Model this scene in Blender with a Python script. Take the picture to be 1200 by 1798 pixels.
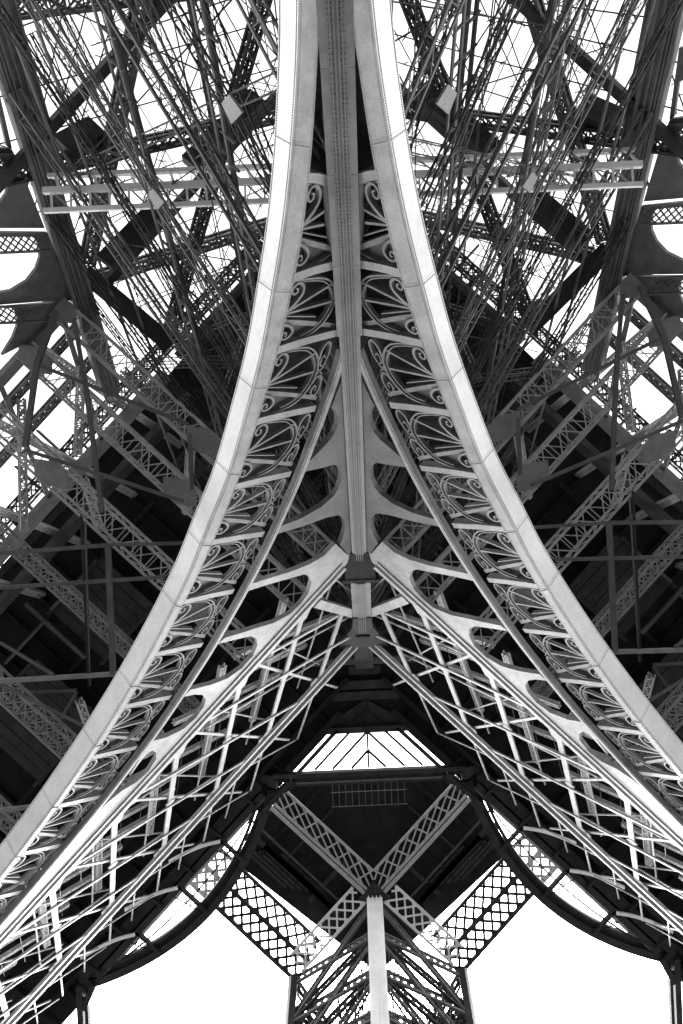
import bpy, math, random
from mathutils import Vector, Matrix
from mathutils.geometry import tessellate_polygon
random.seed(7)
scene = bpy.context.scene
for o in list(bpy.data.objects): bpy.data.objects.remove(o)
R2 = math.sqrt(2.0)

# ------------------------------------------------------------------ camera
EYE = 1.6                      # eye height; every z below is measured from the eye
FPX, ROLL = 1200.0, 0.0444     # focal length in photo pixels, roll of the tower axis
RN = math.hypot(1, ROLL)
cd = bpy.data.cameras.new('camera'); cam = bpy.data.objects.new('camera', cd)
scene.collection.objects.link(cam); scene.camera = cam
cd.sensor_fit = 'VERTICAL'; cd.sensor_height = 36.0; cd.lens = 36.0 * FPX / 1798.0
cd.shift_x = -28.0 / 1798.0
cd.clip_start = 0.1; cd.clip_end = 5000
cam.matrix_world = Matrix(((1/RN, ROLL/RN, 0, 0), (ROLL/RN, -1/RN, 0, 0), (0, 0, -1, EYE), (0, 0, 0, 1)))

# ------------------------------------------------------------------ light
SUN_EL, SUN_AZ = math.radians(47), math.radians(0)      # low sun from the far side (+y)
w = bpy.data.worlds.new('World'); scene.world = w; w.use_nodes = True
nt = w.node_tree; nt.nodes.clear()
sky = nt.nodes.new('ShaderNodeTexSky'); sky.sky_type = 'NISHITA'; sky.sun_disc = False
sky.sun_elevation = SUN_EL; sky.sun_rotation = SUN_AZ; sky.air_density = 1.0; sky.dust_density = 3.0
bw = nt.nodes.new('ShaderNodeRGBToBW'); bg = nt.nodes.new('ShaderNodeBackground'); bg.inputs['Strength'].default_value = 0.15
out = nt.nodes.new('ShaderNodeOutputWorld')
nt.links.new(sky.outputs[0], bw.inputs[0]); nt.links.new(bw.outputs[0], bg.inputs[0]); nt.links.new(bg.outputs[0], out.inputs[0])
sd = bpy.data.lights.new('sun', 'SUN'); sd.energy = 1.2; sd.angle = math.radians(30); sd.color = (1, 1, 1)
sun = bpy.data.objects.new('sun', sd); scene.collection.objects.link(sun)
sun.rotation_euler = Vector((0, -math.cos(SUN_EL), -math.sin(SUN_EL))).to_track_quat('-Z', 'Y').to_euler()
scene.view_settings.view_transform = 'Standard'; scene.view_settings.look = 'None'
scene.view_settings.exposure = 3.1; scene.view_settings.gamma = 1.0
scene.render.engine = 'CYCLES'
scene.cycles.max_bounces = 4; scene.cycles.transparent_max_bounces = 8

# ------------------------------------------------------------------ materials (all greys: a black and white picture)
def mat(name, lo, hi, rough=0.5, scale=1.2, speck=0.0, bump=0.15, metal=0.0):
    m = bpy.data.materials.new(name); m.use_nodes = True
    t = m.node_tree; b = t.nodes['Principled BSDF']
    tc = t.nodes.new('ShaderNodeTexCoord')
    n1 = t.nodes.new('ShaderNodeTexNoise'); n1.inputs['Scale'].default_value = scale; n1.inputs['Detail'].default_value = 8; n1.inputs['Roughness'].default_value = 0.65
    n2 = t.nodes.new('ShaderNodeTexNoise'); n2.inputs['Scale'].default_value = scale * 9; n2.inputs['Detail'].default_value = 5
    t.links.new(tc.outputs['Object'], n1.inputs['Vector']); t.links.new(tc.outputs['Object'], n2.inputs['Vector'])
    add = t.nodes.new('ShaderNodeMath'); add.operation = 'MULTIPLY_ADD'; add.inputs[1].default_value = 0.35
    t.links.new(n2.outputs[0], add.inputs[0]); t.links.new(n1.outputs[0], add.inputs[2])
    r = t.nodes.new('ShaderNodeValToRGB')
    r.color_ramp.elements[0].position = 0.42; r.color_ramp.elements[0].color = (lo, lo, lo, 1)
    r.color_ramp.elements[1].position = 0.82; r.color_ramp.elements[1].color = (hi, hi, hi, 1)
    t.links.new(add.outputs[0], r.inputs[0])
    if speck:                              # rust freckles and grime spots
        n3 = t.nodes.new('ShaderNodeTexNoise'); n3.inputs['Scale'].default_value = 7.0; n3.inputs['Detail'].default_value = 9; n3.inputs['Roughness'].default_value = 0.75
        t.links.new(tc.outputs['Object'], n3.inputs['Vector'])
        mr = t.nodes.new('ShaderNodeMapRange'); mr.inputs[1].default_value = 0.60; mr.inputs[2].default_value = 0.70; mr.inputs[3].default_value = 1.0; mr.inputs[4].default_value = 1.0 - speck
        t.links.new(n3.outputs[0], mr.inputs[0])
        mx = t.nodes.new('ShaderNodeVectorMath'); mx.operation = 'SCALE'
        t.links.new(r.outputs[0], mx.inputs[0]); t.links.new(mr.outputs[0], mx.inputs['Scale']); t.links.new(mx.outputs[0], b.inputs['Base Color'])
    else: t.links.new(r.outputs[0], b.inputs['Base Color'])
    b.inputs['Roughness'].default_value = rough; b.inputs['Metallic'].default_value = metal
    b.inputs['Specular IOR Level'].default_value = 0.05 if hi < 0.05 else 0.3
    if bump:
        bp = t.nodes.new('ShaderNodeBump'); bp.inputs['Strength'].default_value = bump; bp.inputs['Distance'].default_value = 0.02
        t.links.new(n2.outputs[0], bp.inputs['Height']); t.links.new(bp.outputs[0], b.inputs['Normal'])
    return m
M = {}
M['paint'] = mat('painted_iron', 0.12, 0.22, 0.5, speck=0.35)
M['pale'] = mat('lit_gloss_iron', 0.58, 0.76, 0.27, 0.5, speck=0.3, bump=0.06)  # same iron made paler: puts skylight into the soffit colour, sun into the truss
M['cast'] = mat('cast_ornament', 0.07, 0.15, 0.55, 1.6)
M['plate'] = mat('stained_plate', 0.12, 0.32, 0.5, 0.4)
M['gusset'] = mat('shaded_grimy_plate', 0.035, 0.10, 0.5, 0.6, speck=0.3)  # base darkened to paint in the column corner's shade; specks are grime
M['light'] = mat('lit_tone_iron', 0.22, 0.38, 0.5)  # same iron lightened so the girder lattice looks lit
M['shade_old'] = mat('shaded_weathered_iron', 0.018, 0.065, 0.5, 0.5, speck=0.4)  # dark tone paints in shade on the corner column, besides weathering
M['near_black'] = mat('near_black_iron', 0.012, 0.03, 0.8, 1.0)  # near-black; paints in shade on the arch backing and the column cap
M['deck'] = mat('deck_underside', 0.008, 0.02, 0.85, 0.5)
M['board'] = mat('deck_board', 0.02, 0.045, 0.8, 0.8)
M['charcoal'] = mat('charcoal_paint', 0.015, 0.04, 0.4, 0.8)
M['inner'] = mat('inner_iron', 0.045, 0.10, 0.55, 1.0)
M['ground'] = mat('ground_gravel', 0.05, 0.08, 0.95, 0.3)
g = bpy.data.materials.new('pane_glass'); g.use_nodes = True; t = g.node_tree; t.nodes.clear()
tr = t.nodes.new('ShaderNodeBsdfTransparent'); tl = t.nodes.new('ShaderNodeBsdfTranslucent'); gl = t.nodes.new('ShaderNodeBsdfGlossy'); gl.inputs['Roughness'].default_value = 0.05
nz = t.nodes.new('ShaderNodeTexNoise'); nz.inputs['Scale'].default_value = 0.5; nz.inputs['Detail'].default_value = 4
rp = t.nodes.new('ShaderNodeMapRange'); rp.inputs[1].default_value = 0.4; rp.inputs[2].default_value = 0.75; rp.inputs[3].default_value = 0.02; rp.inputs[4].default_value = 0.08
m1 = t.nodes.new('ShaderNodeMixShader'); m2 = t.nodes.new('ShaderNodeMixShader'); m2.inputs[0].default_value = 0.05; oo = t.nodes.new('ShaderNodeOutputMaterial')
tl.inputs[0].default_value = (.75, .75, .75, 1)
t.links.new(nz.outputs[0], rp.inputs[0]); t.links.new(rp.outputs[0], m1.inputs[0]); t.links.new(tr.outputs[0], m1.inputs[1]); t.links.new(tl.outputs[0], m1.inputs[2])
t.links.new(m1.outputs[0], m2.inputs[1]); t.links.new(gl.outputs[0], m2.inputs[2]); t.links.new(m2.outputs[0], oo.inputs[0])
M['glass'] = g

# ------------------------------------------------------------------ helpers
COL = scene.collection
SIDE = 1                       # +1 builds the left half, -1 its twin on the right
def V(*a): return Vector(a)
class MB:
    def __init__(s): s.v = []; s.f = []
    def hexa(s, c):
        i = len(s.v); s.v += c
        s.f += [(i, i+1, i+2, i+3), (i+7, i+6, i+5, i+4), (i, i+4, i+5, i+1), (i+1, i+5, i+6, i+2), (i+2, i+6, i+7, i+3), (i+3, i+7, i+4, i)]
        return s
    def bar(s, p, q, w, h, up=None):
        d = (q - p).normalized(); up = V(0, 0, 1) if up is None else up
        a = d.cross(up)
        if a.length < 1e-4: a = d.cross(V(1, 0, 0))
        a = a.normalized() * (w/2); b = a.cross(d).normalized() * (h/2)
        L = (q-p).length; n = min(24, int(L/1.2)) if (L > 5 and max(w, h) < 0.4) else 1
        if n <= 1: return s.hexa([p-a-b, p+a-b, p+a+b, p-a+b, q-a-b, q+a-b, q+a+b, q-a+b])
        i = len(s.v)                      # long slim members: several rings keep the ray tests cheap
        for k in range(n+1):
            c = p.lerp(q, k/n); s.v += [c-a-b, c+a-b, c+a+b, c-a+b]
        for k in range(n):
            for j in range(4): s.f.append((i+4*k+j, i+4*k+(j+1) % 4, i+4*k+4+(j+1) % 4, i+4*k+4+j))
        s.f += [(i+3, i+2, i+1, i), (i+4*n, i+4*n+1, i+4*n+2, i+4*n+3)]
        return s
    def sweep(s, pts, n, wd, dp, closed=False):
        m = len(pts); base = len(s.v)
        for i, p in enumerate(pts):
            a = pts[max(0, i-1)]; b = pts[min(m-1, i+1)]
            t = (b - a).normalized(); sd = t.cross(n).normalized() * (wd/2 if not callable(wd) else wd(i/(m-1))/2)
            s.v += [p - sd, p + sd, p + sd - n*dp, p - sd - n*dp]
        for i in range(m-1):
            k = base + 4*i
            for j in range(4):
                s.f.append((k+j, k+(j+1) % 4, k+4+(j+1) % 4, k+4+j))
        s.f += [(base+3, base+2, base+1, base), (base+4*m-4, base+4*m-3, base+4*m-2, base+4*m-1)]
        return s
    def plate(s, pts, n, dp, hole=None):
        tri = tessellate_polygon([pts]); m = len(pts); i = len(s.v)
        s.v += list(pts) + [p - n*dp for p in pts]
        for a, b, c in tri: s.f += [(i+a, i+b, i+c), (i+m+c, i+m+b, i+m+a)]
        for k in range(m): s.f.append((i+k, i+(k+1) % m, i+m+(k+1) % m, i+m+k))
        return s
    def dots(s, pts, n, r=0.03, h=0.02):
        for p in pts:
            t = n.orthogonal().normalized(); u = n.cross(t); i = len(s.v)
            s.v += [p + (t*math.cos(k*1.2566) + u*math.sin(k*1.2566))*r for k in range(5)] + [p + n*h]
            s.f += [(i+k, i+(k+1) % 5, i+5) for k in range(5)]
        return s
    def build(s, name, m, parent=None, smooth=False, kind=None):
        me = bpy.data.meshes.new(name)
        if SIDE > 0:
            vs = [(a.x, a.y, a.z + EYE) for a in s.v]; fs = s.f
        else:
            vs = [(-a.x, a.y, a.z + EYE) for a in s.v]; fs = [tuple(reversed(f)) for f in s.f]
        if parent is not None:
            L = parent.location if parent.parent is None else parent.parent.location
            vs = [(x-L[0], y-L[1], z-L[2]) for x, y, z in vs]
        me.from_pydata(vs, [], fs); me.materials.append(M[m])
        import bmesh
        bm = bmesh.new(); bm.from_mesh(me); bmesh.ops.recalc_face_normals(bm, faces=bm.faces); bm.to_mesh(me); bm.free()
        if smooth: me.polygons.foreach_set('use_smooth', [True]*len(me.polygons))
        o = bpy.data.objects.new(name, me); COL.objects.link(o)
        if parent is not None: o.parent = parent
        if kind: o['kind'] = kind
        return o
def tag(o, label, cat, group=None):
    o['label'] = label; o['category'] = cat
    if group: o['group'] = group
    return o
def thing(name, label, cat, loc, group=None):
    o = bpy.data.objects.new(name, None); COL.objects.link(o); o.empty_display_size = 0.5
    o.location = (loc.x*SIDE, loc.y, loc.z + EYE)
    return tag(o, label, cat, group)
ORD = 'first second third fourth fifth sixth seventh eighth ninth tenth eleventh twelfth thirteenth fourteenth fifteenth sixteenth seventeenth eighteenth nineteenth twentieth twenty-first twenty-second twenty-third twenty-fourth twenty-fifth twenty-sixth twenty-seventh twenty-eighth twenty-ninth thirtieth'.split()
def side(): return 'left' if SIDE > 0 else 'right'

K, Y0 = 0.727, -27.45          # lean of the leg along the diagonal, foot of the inner corner column
NL = math.sqrt(2 + K*K); NRM = V(1, 1, -K)/NL          # normal of the arch face, towards the middle of the tower
DIR = V(-1, 1, 0)/R2
def P(s, z, o=0.0): return V(-s/R2, Y0 + K*z + s/R2, z) + NRM*o
C2 = -60.0
def P2(s, z, o=0.0): return V(C2/2 + K*z/2 - s/R2, C2/2 + K*z/2 + s/R2, z) + NRM*o   # outer face, parallel
def ray(px, py):
    a, b = (px-628)/FPX, (py-899)/FPX
    return (a - b*ROLL)/RN, (a*ROLL + b)/RN
def SZ(px, py):                 # sight line met with the inner arch face
    x, y = ray(px, py); z = Y0/(x + y - K); return (-x*z*R2, z)
def SZ2(px, py):
    x, y = ray(px, py); z = C2/(x + y - K); return ((y - x)*z/R2, z)
def PR(px, py):                 # leg face on the other side of the corner column
    x, y = ray(px, py); z = Y0/(-x + y - K); return V(x*z, y*z, z)
NRM_R = V(-1, 1, -K)/NL
def LV(px, py, z): x, y = ray(px, py); return V(x*z, y*z, z)
def spline(pts, n=6):
    r = []
    for i in range(len(pts)-1):
        p0 = pts[max(i-1, 0)]; p1 = pts[i]; p2 = pts[i+1]; p3 = pts[min(i+2, len(pts)-1)]
        for k in range(n):
            t = k/n
            r.append(tuple(0.5*((2*p1[j]) + (-p0[j]+p2[j])*t + (2*p0[j]-5*p1[j]+4*p2[j]-p3[j])*t*t + (-p0[j]+3*p1[j]-3*p2[j]+p3[j])*t**3) for j in range(len(p1))))
    r.append(tuple(pts[-1])); return r
def laced(root_name, p, q, up, w, h, ch, lb, m, label=None, cat=None, group=None, parent=None, pitch=None, cross=True):
    """a box girder: four chords and zigzag lacing on its faces"""
    d = (q-p); L = d.length; d = d/L; a = d.cross(up).normalized(); b = a.cross(d).normalized()
    root = parent if parent is not None else thing(root_name, label, cat, p, group)
    cs = [(-a*w/2 - b*h/2), (a*w/2 - b*h/2), (a*w/2 + b*h/2), (-a*w/2 + b*h/2)]
    for c in cs: MB().bar(p+c, q+c, ch, ch, up).build('chord', m, root)
    lc = MB(); pitch = pitch or max(w, h); n = max(2, int(L/pitch))
    for j in range(4):
        c0, c1 = cs[j], cs[(j+1) % 4]; nn = (c0 + c1).normalized()
        for i in range(n):
            t0, t1 = i/n, (i+1)/n
            A, B = (c0, c1) if i % 2 == 0 else (c1, c0)
            lc.bar(p + d*L*t0 + A, p + d*L*t1 + B, lb, lb*0.4, nn)
            if cross and j % 2 == 0: lc.bar(p + d*L*t0 + B*0.98, p + d*L*t1 + A*0.98, lb, lb*0.4, nn)
            lc.bar(p + d*L*t1 + A, p + d*L*t1 + B, lb*0.8, lb*0.4, nn)
    lc.build('lacing', m, root, kind='stuff')
    return root
def flat_lattice(p, q, acr, n, ch, lb, mesh, nr):
    """flat lattice strip from p to q, reaching across by the vector acr"""
    d = q-p; mesh.bar(p, q, ch, ch, nr); mesh.bar(p+acr, q+acr, ch, ch, nr)
    wd = acr.length; st = d.length/n; k = wd/st
    for i in range(-int(k)-1, n+1):
        for sg in (0, 1):
            t0, t1 = i/n, (i + k)/n
            f0, f1 = 0.0, 1.0
            if t0 < 0: f0 = -t0/(t1-t0); t0 = 0
            if t1 > 1: f1 = f0 + (1-f0)*(1-t0)/(t1-t0) if t1 > t0 else 1; t1 = 1
            if t1 - t0 < 0.3/n: continue
            A, B = (f0, f1) if sg == 0 else (1-f0, 1-f1)
            mesh.bar(p + d*t0 + acr*A, p + d*t1 + acr*B, lb, lb*0.35, nr)
    return mesh

# ================================================================== ground
gm = MB(); gm.plate([V(-1500, -1500, -EYE), V(1500, -1500, -EYE), V(1500, 1500, -EYE), V(-1500, 1500, -EYE)], V(0, 0, 1), 0.2)
go = gm.build('ground', 'ground'); go['kind'] = 'structure'

# ================================================================== arch, spandrel and girder, one set on each side
E2 = [(-0.1, 8), (0.05, 12), (0.3, 16.2), (0.6, 18.3), (0.95, 19.8), (1.4, 21.3), (2.0, 22.75), (2.9, 24.3), (3.9, 25.65), (5.3, 27.15), (7.0, 28.75), (8.7, 30.0), (11, 31.4), (14.3, 32.95), (18, 34.3), (22, 35.35), (25.3, 36.0), (29, 36.5), (33, 36.7), (38, 36.6), (46, 35.6)]
E1 = [(0.6, 8), (0.75, 12), (1.0, 16), (1.33, 17.9), (1.65, 19.2), (2.2, 20.8), (2.85, 22.25), (3.7, 23.7), (4.65, 25.15), (5.9, 26.6), (7.5, 28.25), (9.2, 29.45), (11.3, 30.9), (14.6, 32.52), (18.3, 33.93), (22.2, 34.97), (25.45, 35.62), (29.1, 36.12), (33, 36.32), (38, 36.22), (46, 35.2)]
RAIL = [(0.4, 28.2), (0.85, 28.85), (1.8, 29.9), (2.6, 30.7), (3.7, 31.75), (5.2, 32.9), (6.7, 33.9), (8.4, 34.85), (11.1, 36.1), (13.5, 36.95), (16.3, 37.75), (18.4, 38.15), (20.8, 38.58), (23.4, 38.9), (26.4, 39.18), (29.3, 39.4), (33, 39.5), (38, 39.5), (46, 39.2)]
RL = [(1.55, 21.7), (2.7, 23.95), (3.9, 25.65), (5.5, 27.4), (7.35, 29.05), (9.3, 30.4), (11.8, 31.8), (14.3, 32.95), (17.1, 34.0), (20.1, 34.9), (23.2, 35.6), (26.4, 36.15), (29.7, 36.5), (33, 36.7), (36.3, 36.65), (39.6, 36.45)]
RR = [(0.6, 22.35), (0.6, 24.9), (0.6, 27.4), (2.1, 29.6), (4.05, 31.4), (6.3, 33.0), (8.9, 34.4), (11.7, 35.6), (14.7, 36.75), (17.9, 37.7), (21.3, 38.4), (24.8, 38.95), (28.3, 39.3), (31.8, 39.5), (35.3, 39.5), (38.8, 39.5)]
LOOP = [(.02, .04), (.3, .05), (.5, .07), (.64, .11), (.76, .2), (.84, .32), (.86, .45), (.83, .6), (.75, .745), (.62, .86), (.42, .925), (.2, .945), (0, .95)]
SC1 = [(.07, .48), (.16, .40), (.24, .31), (.285, .22), (.27, .13), (.2, .085), (.135, .11), (.11, .18), (.145, .23), (.19, .205), (.19, .16), (.16, .16)]
SC2 = [(0, .615), (.12, .655), (.21, .70), (.25, .765), (.225, .83), (.17, .865), (.115, .86), (.09, .815), (.115, .77), (.155, .775), (.16, .815), (.135, .82)]
SC3 = [(.84, .30), (.85, .16), (.92, .08), (.98, .13), (.985, .26), (.95, .38), (.895, .39), (.88, .31), (.91, .25), (.945, .29)]
SC4 = [(.83, .62), (.86, .56), (.93, .53), (.98, .60), (.975, .72), (.93, .80), (.87, .79), (.85, .72), (.885, .66), (.92, .70), (.90, .74)]

def c2(x, y): return (380 + x/4.283, 560 + y/4.283)
def c5(x, y): return (450 + x/3.158, 920 + y/3.158)
def c3(x, y): return (260 + x/4.0, 880 + y/4.0)
def c4(x, y): return (x/3.633, 1180 + y/3.633)
SPANDREL = [c2(975, 380), c2(865, 672), c2(900, 692), c2(917, 740), c2(915, 795), c2(890, 860), c2(850, 918), c2(800, 970), c2(700, 1072), c2(665, 1150),
            c2(790, 1122), c2(880, 1097), c2(920, 1104), c2(943, 1150), c2(942, 1212), c2(920, 1275), c2(885, 1330), c2(790, 1415), c2(650, 1495), c2(485, 1560), c2(455, 1618),
            c2(650, 1560), c2(830, 1495), c2(920, 1475), c2(960, 1505), c2(972, 1570), c2(958, 1630), c2(930, 1700), c5(440, 110), c5(380, 175), c5(300, 222), c5(200, 262), c5(90, 296), c5(-20, 330), c5(-45, 372),
            c5(60, 338), c5(150, 312), c5(265, 280), c5(298, 290), c5(308, 325), c5(290, 385), c5(250, 440), c5(190, 500), c5(100, 548), c5(0, 578), c3(660, 925), c3(545, 958), c3(490, 1003),
            c3(640, 967), c3(720, 948), c3(762, 963), c3(770, 1010), c3(740, 1085), c3(660, 1175), c3(560, 1245), c3(440, 1290), c3(300, 1325), c3(250, 1375),
            c3(330, 1358), c3(385, 1362), c3(407, 1395), c3(395, 1440), c3(340, 1520), c3(250, 1600), c3(130, 1660), c3(10, 1690),
            c4(830, 665), c4(880, 595), c4(935, 525), c4(970, 502), c4(998, 512), c4(998, 555), c4(950, 632), c4(870, 705), c4(780, 757),
            c4(690, 830), c4(530, 990), c4(400, 1135), c4(250, 1315), c4(100, 1500), c4(0, 1618)]
CHORD = [(1.2, 41.15), (36, 41.15)]

def arch():
    rt = thing('iron_arch', f'great riveted iron arch with pale smooth soffit sweeping down to the lower {side()}', 'arch', P(0.5, 8), 'paired arches')
    e1 = spline(E1, 8); e2 = spline(E2, 8); n = len(e1)
    def Wd(s): return 0.86 + 0.36*min(1, max(0, (s-2)/16))
    # box rib behind the plates
    mb = MB()
    for i in range(n):
        (s1, z1), (s2, z2) = e1[i], e2[i]; f = 0.06; wd = Wd(s1) - 0.03
        a = (s1+(s2-s1)*f, z1+(z2-z1)*f); b = (s2-(s2-s1)*f, z2-(z2-z1)*f)
        mb.v += [P(*a, -0.03), P(*b, -0.03), P(*b, -wd), P(*a, -wd)]
    for i in range(n-1):
        k = 4*i
        for j in range(4): mb.f.append((k+j, k+(j+1) % 4, k+4+(j+1) % 4, k+4+j))
    mb.build('arch_rib', 'paint', rt, True if False else False)
    # plates in lengths, butted with a narrow joint
    cut = [0, 10, 23, 38, 55, 68, 79, 90, 98, 107, 114, 122, 130, 140, n-1]
    cut = sorted(set(c for c in cut if c <= n-1))
    for c0, c1_ in zip(cut[:-1], cut[1:]):
        so = MB(); fr = MB(); rv = MB(); rf = MB()
        idx = list(range(c0, c1_+1)); last = len(idx)-1
        for j, i in enumerate(idx):
            (s1, z1), (s2, z2) = e1[i], e2[i]
            if j == last:      # stop a hair short of the next plate
                (a1, b1), (a2, b2) = e1[i-1], e2[i-1]; q = 0.975
                s1, z1, s2, z2 = a1+(s1-a1)*q, b1+(z1-b1)*q, a2+(s2-a2)*q, b2+(z2-b2)*q
            nr = Vector((s1-s2, z1-z2)).normalized()*0.02
            wd = Wd(s1)
            so.v += [P(s1, z1, 0.0), P(s1, z1, -wd), P(s1+nr.x, z1+nr.y, -wd), P(s1+nr.x, z1+nr.y, 0.0)]
            fr.v += [P(s1+nr.x, z1+nr.y, 0.0), P(s2, z2, 0.0), P(s2, z2, 0.03), P(s1+nr.x, z1+nr.y, 0.03)]
        for mbx in (so, fr):
            for j in range(last):
                k = 4*j
                for q in range(4): mbx.f.append((k+q, k+(q+1) % 4, k+4+(q+1) % 4, k+4+q))
            mbx.f += [(3, 2, 1, 0), (4*last, 4*last+1, 4*last+2, 4*last+3)]
        so_o = so.build('soffit_plate', 'pale', rt); fr_o = fr.build('face_plate', 'paint', rt)  # pale soffit colour stands for the skylight falling on it
        # rivet rows
        for j in range(last):
            for q in range(4):
                i0 = idx[j]; tt = q/4
                s1 = e1[i0][0]*(1-tt)+e1[i0+1][0]*tt; z1 = e1[i0][1]*(1-tt)+e1[i0+1][1]*tt
                s2 = e2[i0][0]*(1-tt)+e2[i0+1][0]*tt; z2 = e2[i0][1]*(1-tt)+e2[i0+1][1]*tt
                u = Vector((s1-s2, z1-z2)).normalized(); nn = (P(s1+u.x, z1+u.y) - P(s1, z1)).normalized()
                for oo_ in (-Wd(s1)+0.06, -0.06): rv.dots([P(s1+u.x*0.02, z1+u.y*0.02, oo_)], nn, 0.04, 0.03)
                for g_ in (0.08, 0.92): rf.dots([P(s1+(s2-s1)*g_, z1+(z2-z1)*g_, 0.03)], NRM, 0.038, 0.03)
        for q in range(9):     # joint rows
            i0 = idx[0]; s1, z1 = e1[i0]; s2, z2 = e2[i0]
            dv = Vector((e1[i0+1][0]-s1, e1[i0+1][1]-z1)).normalized()*0.09
            f = 0.08 + 0.84*q/8
            rf.dots([P(s1+(s2-s1)*f+dv.x, z1+(z2-z1)*f+dv.y, 0.03)], NRM, 0.038, 0.03)
            u = Vector((s1-s2, z1-z2)).normalized(); nn = (P(s1+u.x, z1+u.y) - P(s1, z1)).normalized()
            rv.dots([P(s1+dv.x+u.x*0.02, z1+dv.y+u.y*0.02, -0.05 - (Wd(s1)-0.1)*q/8)], nn, 0.038, 0.03)
        rv.build('rivet', 'paint', so_o, kind='stuff'); rf.build('rivet', 'paint', fr_o, kind='stuff')
    # extrados rail
    r = spline(RAIL, 6)
    ro = MB().sweep([P(s, z, 0.06) for s, z in r], NRM, 0.36, 0.3).build('outer_rail', 'paint', rt)
    MB().sweep([P(s, z, 0.10) for s, z in r], NRM, 0.2, 0.05).build('cover_strip', 'paint', ro)
    # radial ribs
    for k in range(16):
        a, b = RL[k], RR[k]
        if k < 3: b = (0.45, b[1] + 0.1)
        mid = ((a[0]+b[0])/2, (a[1]+b[1])/2 - 0.04)
        pts = [P(*q, -0.2) for q in spline([a, mid, b], 4)]
        rb = MB().sweep(pts, NRM, 0.32, 0.4).build('rib', 'paint', rt)
        rv = MB()
        for f in range(1, 12):
            q = (a[0]+(b[0]-a[0])*f/12, a[1]+(b[1]-a[1])*f/12 - 0.15)
            rv.dots([P(*q, -0.2)], NRM, 0.03, 0.02)
        rv.build('rivet', 'paint', rb, kind='stuff')
    # scrollwork panels
    for k in range(15):
        L0, L1 = Vector(RL[k]), Vector(RL[k+1]); Q0, Q1 = Vector(RR[k]), Vector(RR[k+1])
        if k < 2: Q0 = L0 + Vector((-3.2, 1.8)); 
        if k < 1: Q1 = L1 + Vector((-3.2, 1.8))
        if k == 2: Q0 = L0 + Vector((-3.3, 1.85))
        if k == 1: Q1 = Vector(RL[2]) + Vector((-3.3, 1.85))
        def uv(u, v):
            l = L0.lerp(L1, v); q = Q0.lerp(Q1, v); return l.lerp(q, u)
        def path(uvs, o=-0.1, n_=5):
            pts = [uv(*c) for c in (spline(uvs, n_) if len(uvs) > 2 else [tuple(Vector(uvs[0]).lerp(Vector(uvs[1]), i/6)) for i in range(7)])]
            pts = [q for q in pts if q.x > 0.4]
            return [P(q.x, q.y, o-0.2) for q in pts]
        def sw(uvs, wd, dp, nm, par, o=-0.1):
            pp = path(uvs, o)
            if len(pp) < 2: return None
            return MB().sweep(pp, NRM, wd, dp).build(nm, 'cast', par)
        pan = sw(LOOP, 0.07, 0.25, 'scroll_panel', rt, -0.07)
        if pan is None: continue
        inner = [(.02, .075), (.3, .085), (.5, .11), (.62, .15), (.72, .235), (.79, .34), (.81, .45), (.78, .59), (.70, .725), (.58, .83), (.4, .89)]
        sw(inner, 0.045, 0.2, 'inner_loop', pan, -0.1)
        sw([(0, .585), (.5, .72), (1.0, .87)], 0.2, 0.3, 'cross_rib', pan, -0.12)
        sw([(.06, .49), (.74, .2)], 0.09, 0.2, 'spoke', pan); sw([(.06, .50), (.8, .46)], 0.09, 0.2, 'spoke', pan, -0.1)
        sw([(.06, .52), (.6, .64)], 0.05, 0.2, 'spoke', pan, -0.1)
        sw(SC1, lambda t: 0.12 - 0.06*t, 0.22, 'scroll', pan, -0.06); sw(SC2, lambda t: 0.115 - 0.06*t, 0.22, 'scroll', pan, -0.06)
        if k >= 2:
            sw(SC3, lambda t: 0.09 - 0.045*t, 0.2, 'scroll', pan, -0.06); sw(SC4, lambda t: 0.095 - 0.05*t, 0.2, 'scroll', pan, -0.06)
            sw([(.86, .42), (.97, .52)], 0.07, 0.2, 'link', pan); sw([(.86, .52), (.97, .42)], 0.07, 0.2, 'link', pan)
        web = [(.0, .62), (.2, .665), (.45, .735), (.66, .80), (.58, .86), (.4, .915), (.2, .935), (0, .945)]
        wp = [uv(*c) for c in web]
        if min(q.x for q in wp) > 0.3: MB().plate([P(q.x, q.y, -0.5) for q in wp], NRM, 0.04).build('web_plate', 'shade_old', pan)
    # added sheet behind the arch foot, coloured black to stand for shade
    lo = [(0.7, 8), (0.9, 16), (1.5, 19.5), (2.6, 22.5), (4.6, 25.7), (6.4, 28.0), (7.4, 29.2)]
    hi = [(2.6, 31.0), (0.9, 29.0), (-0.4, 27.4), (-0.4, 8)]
    MB().plate([P(s, z, -0.95) for s, z in lo + hi], NRM, 0.06).build('shade_backing', 'near_black', rt)
    return rt

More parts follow.
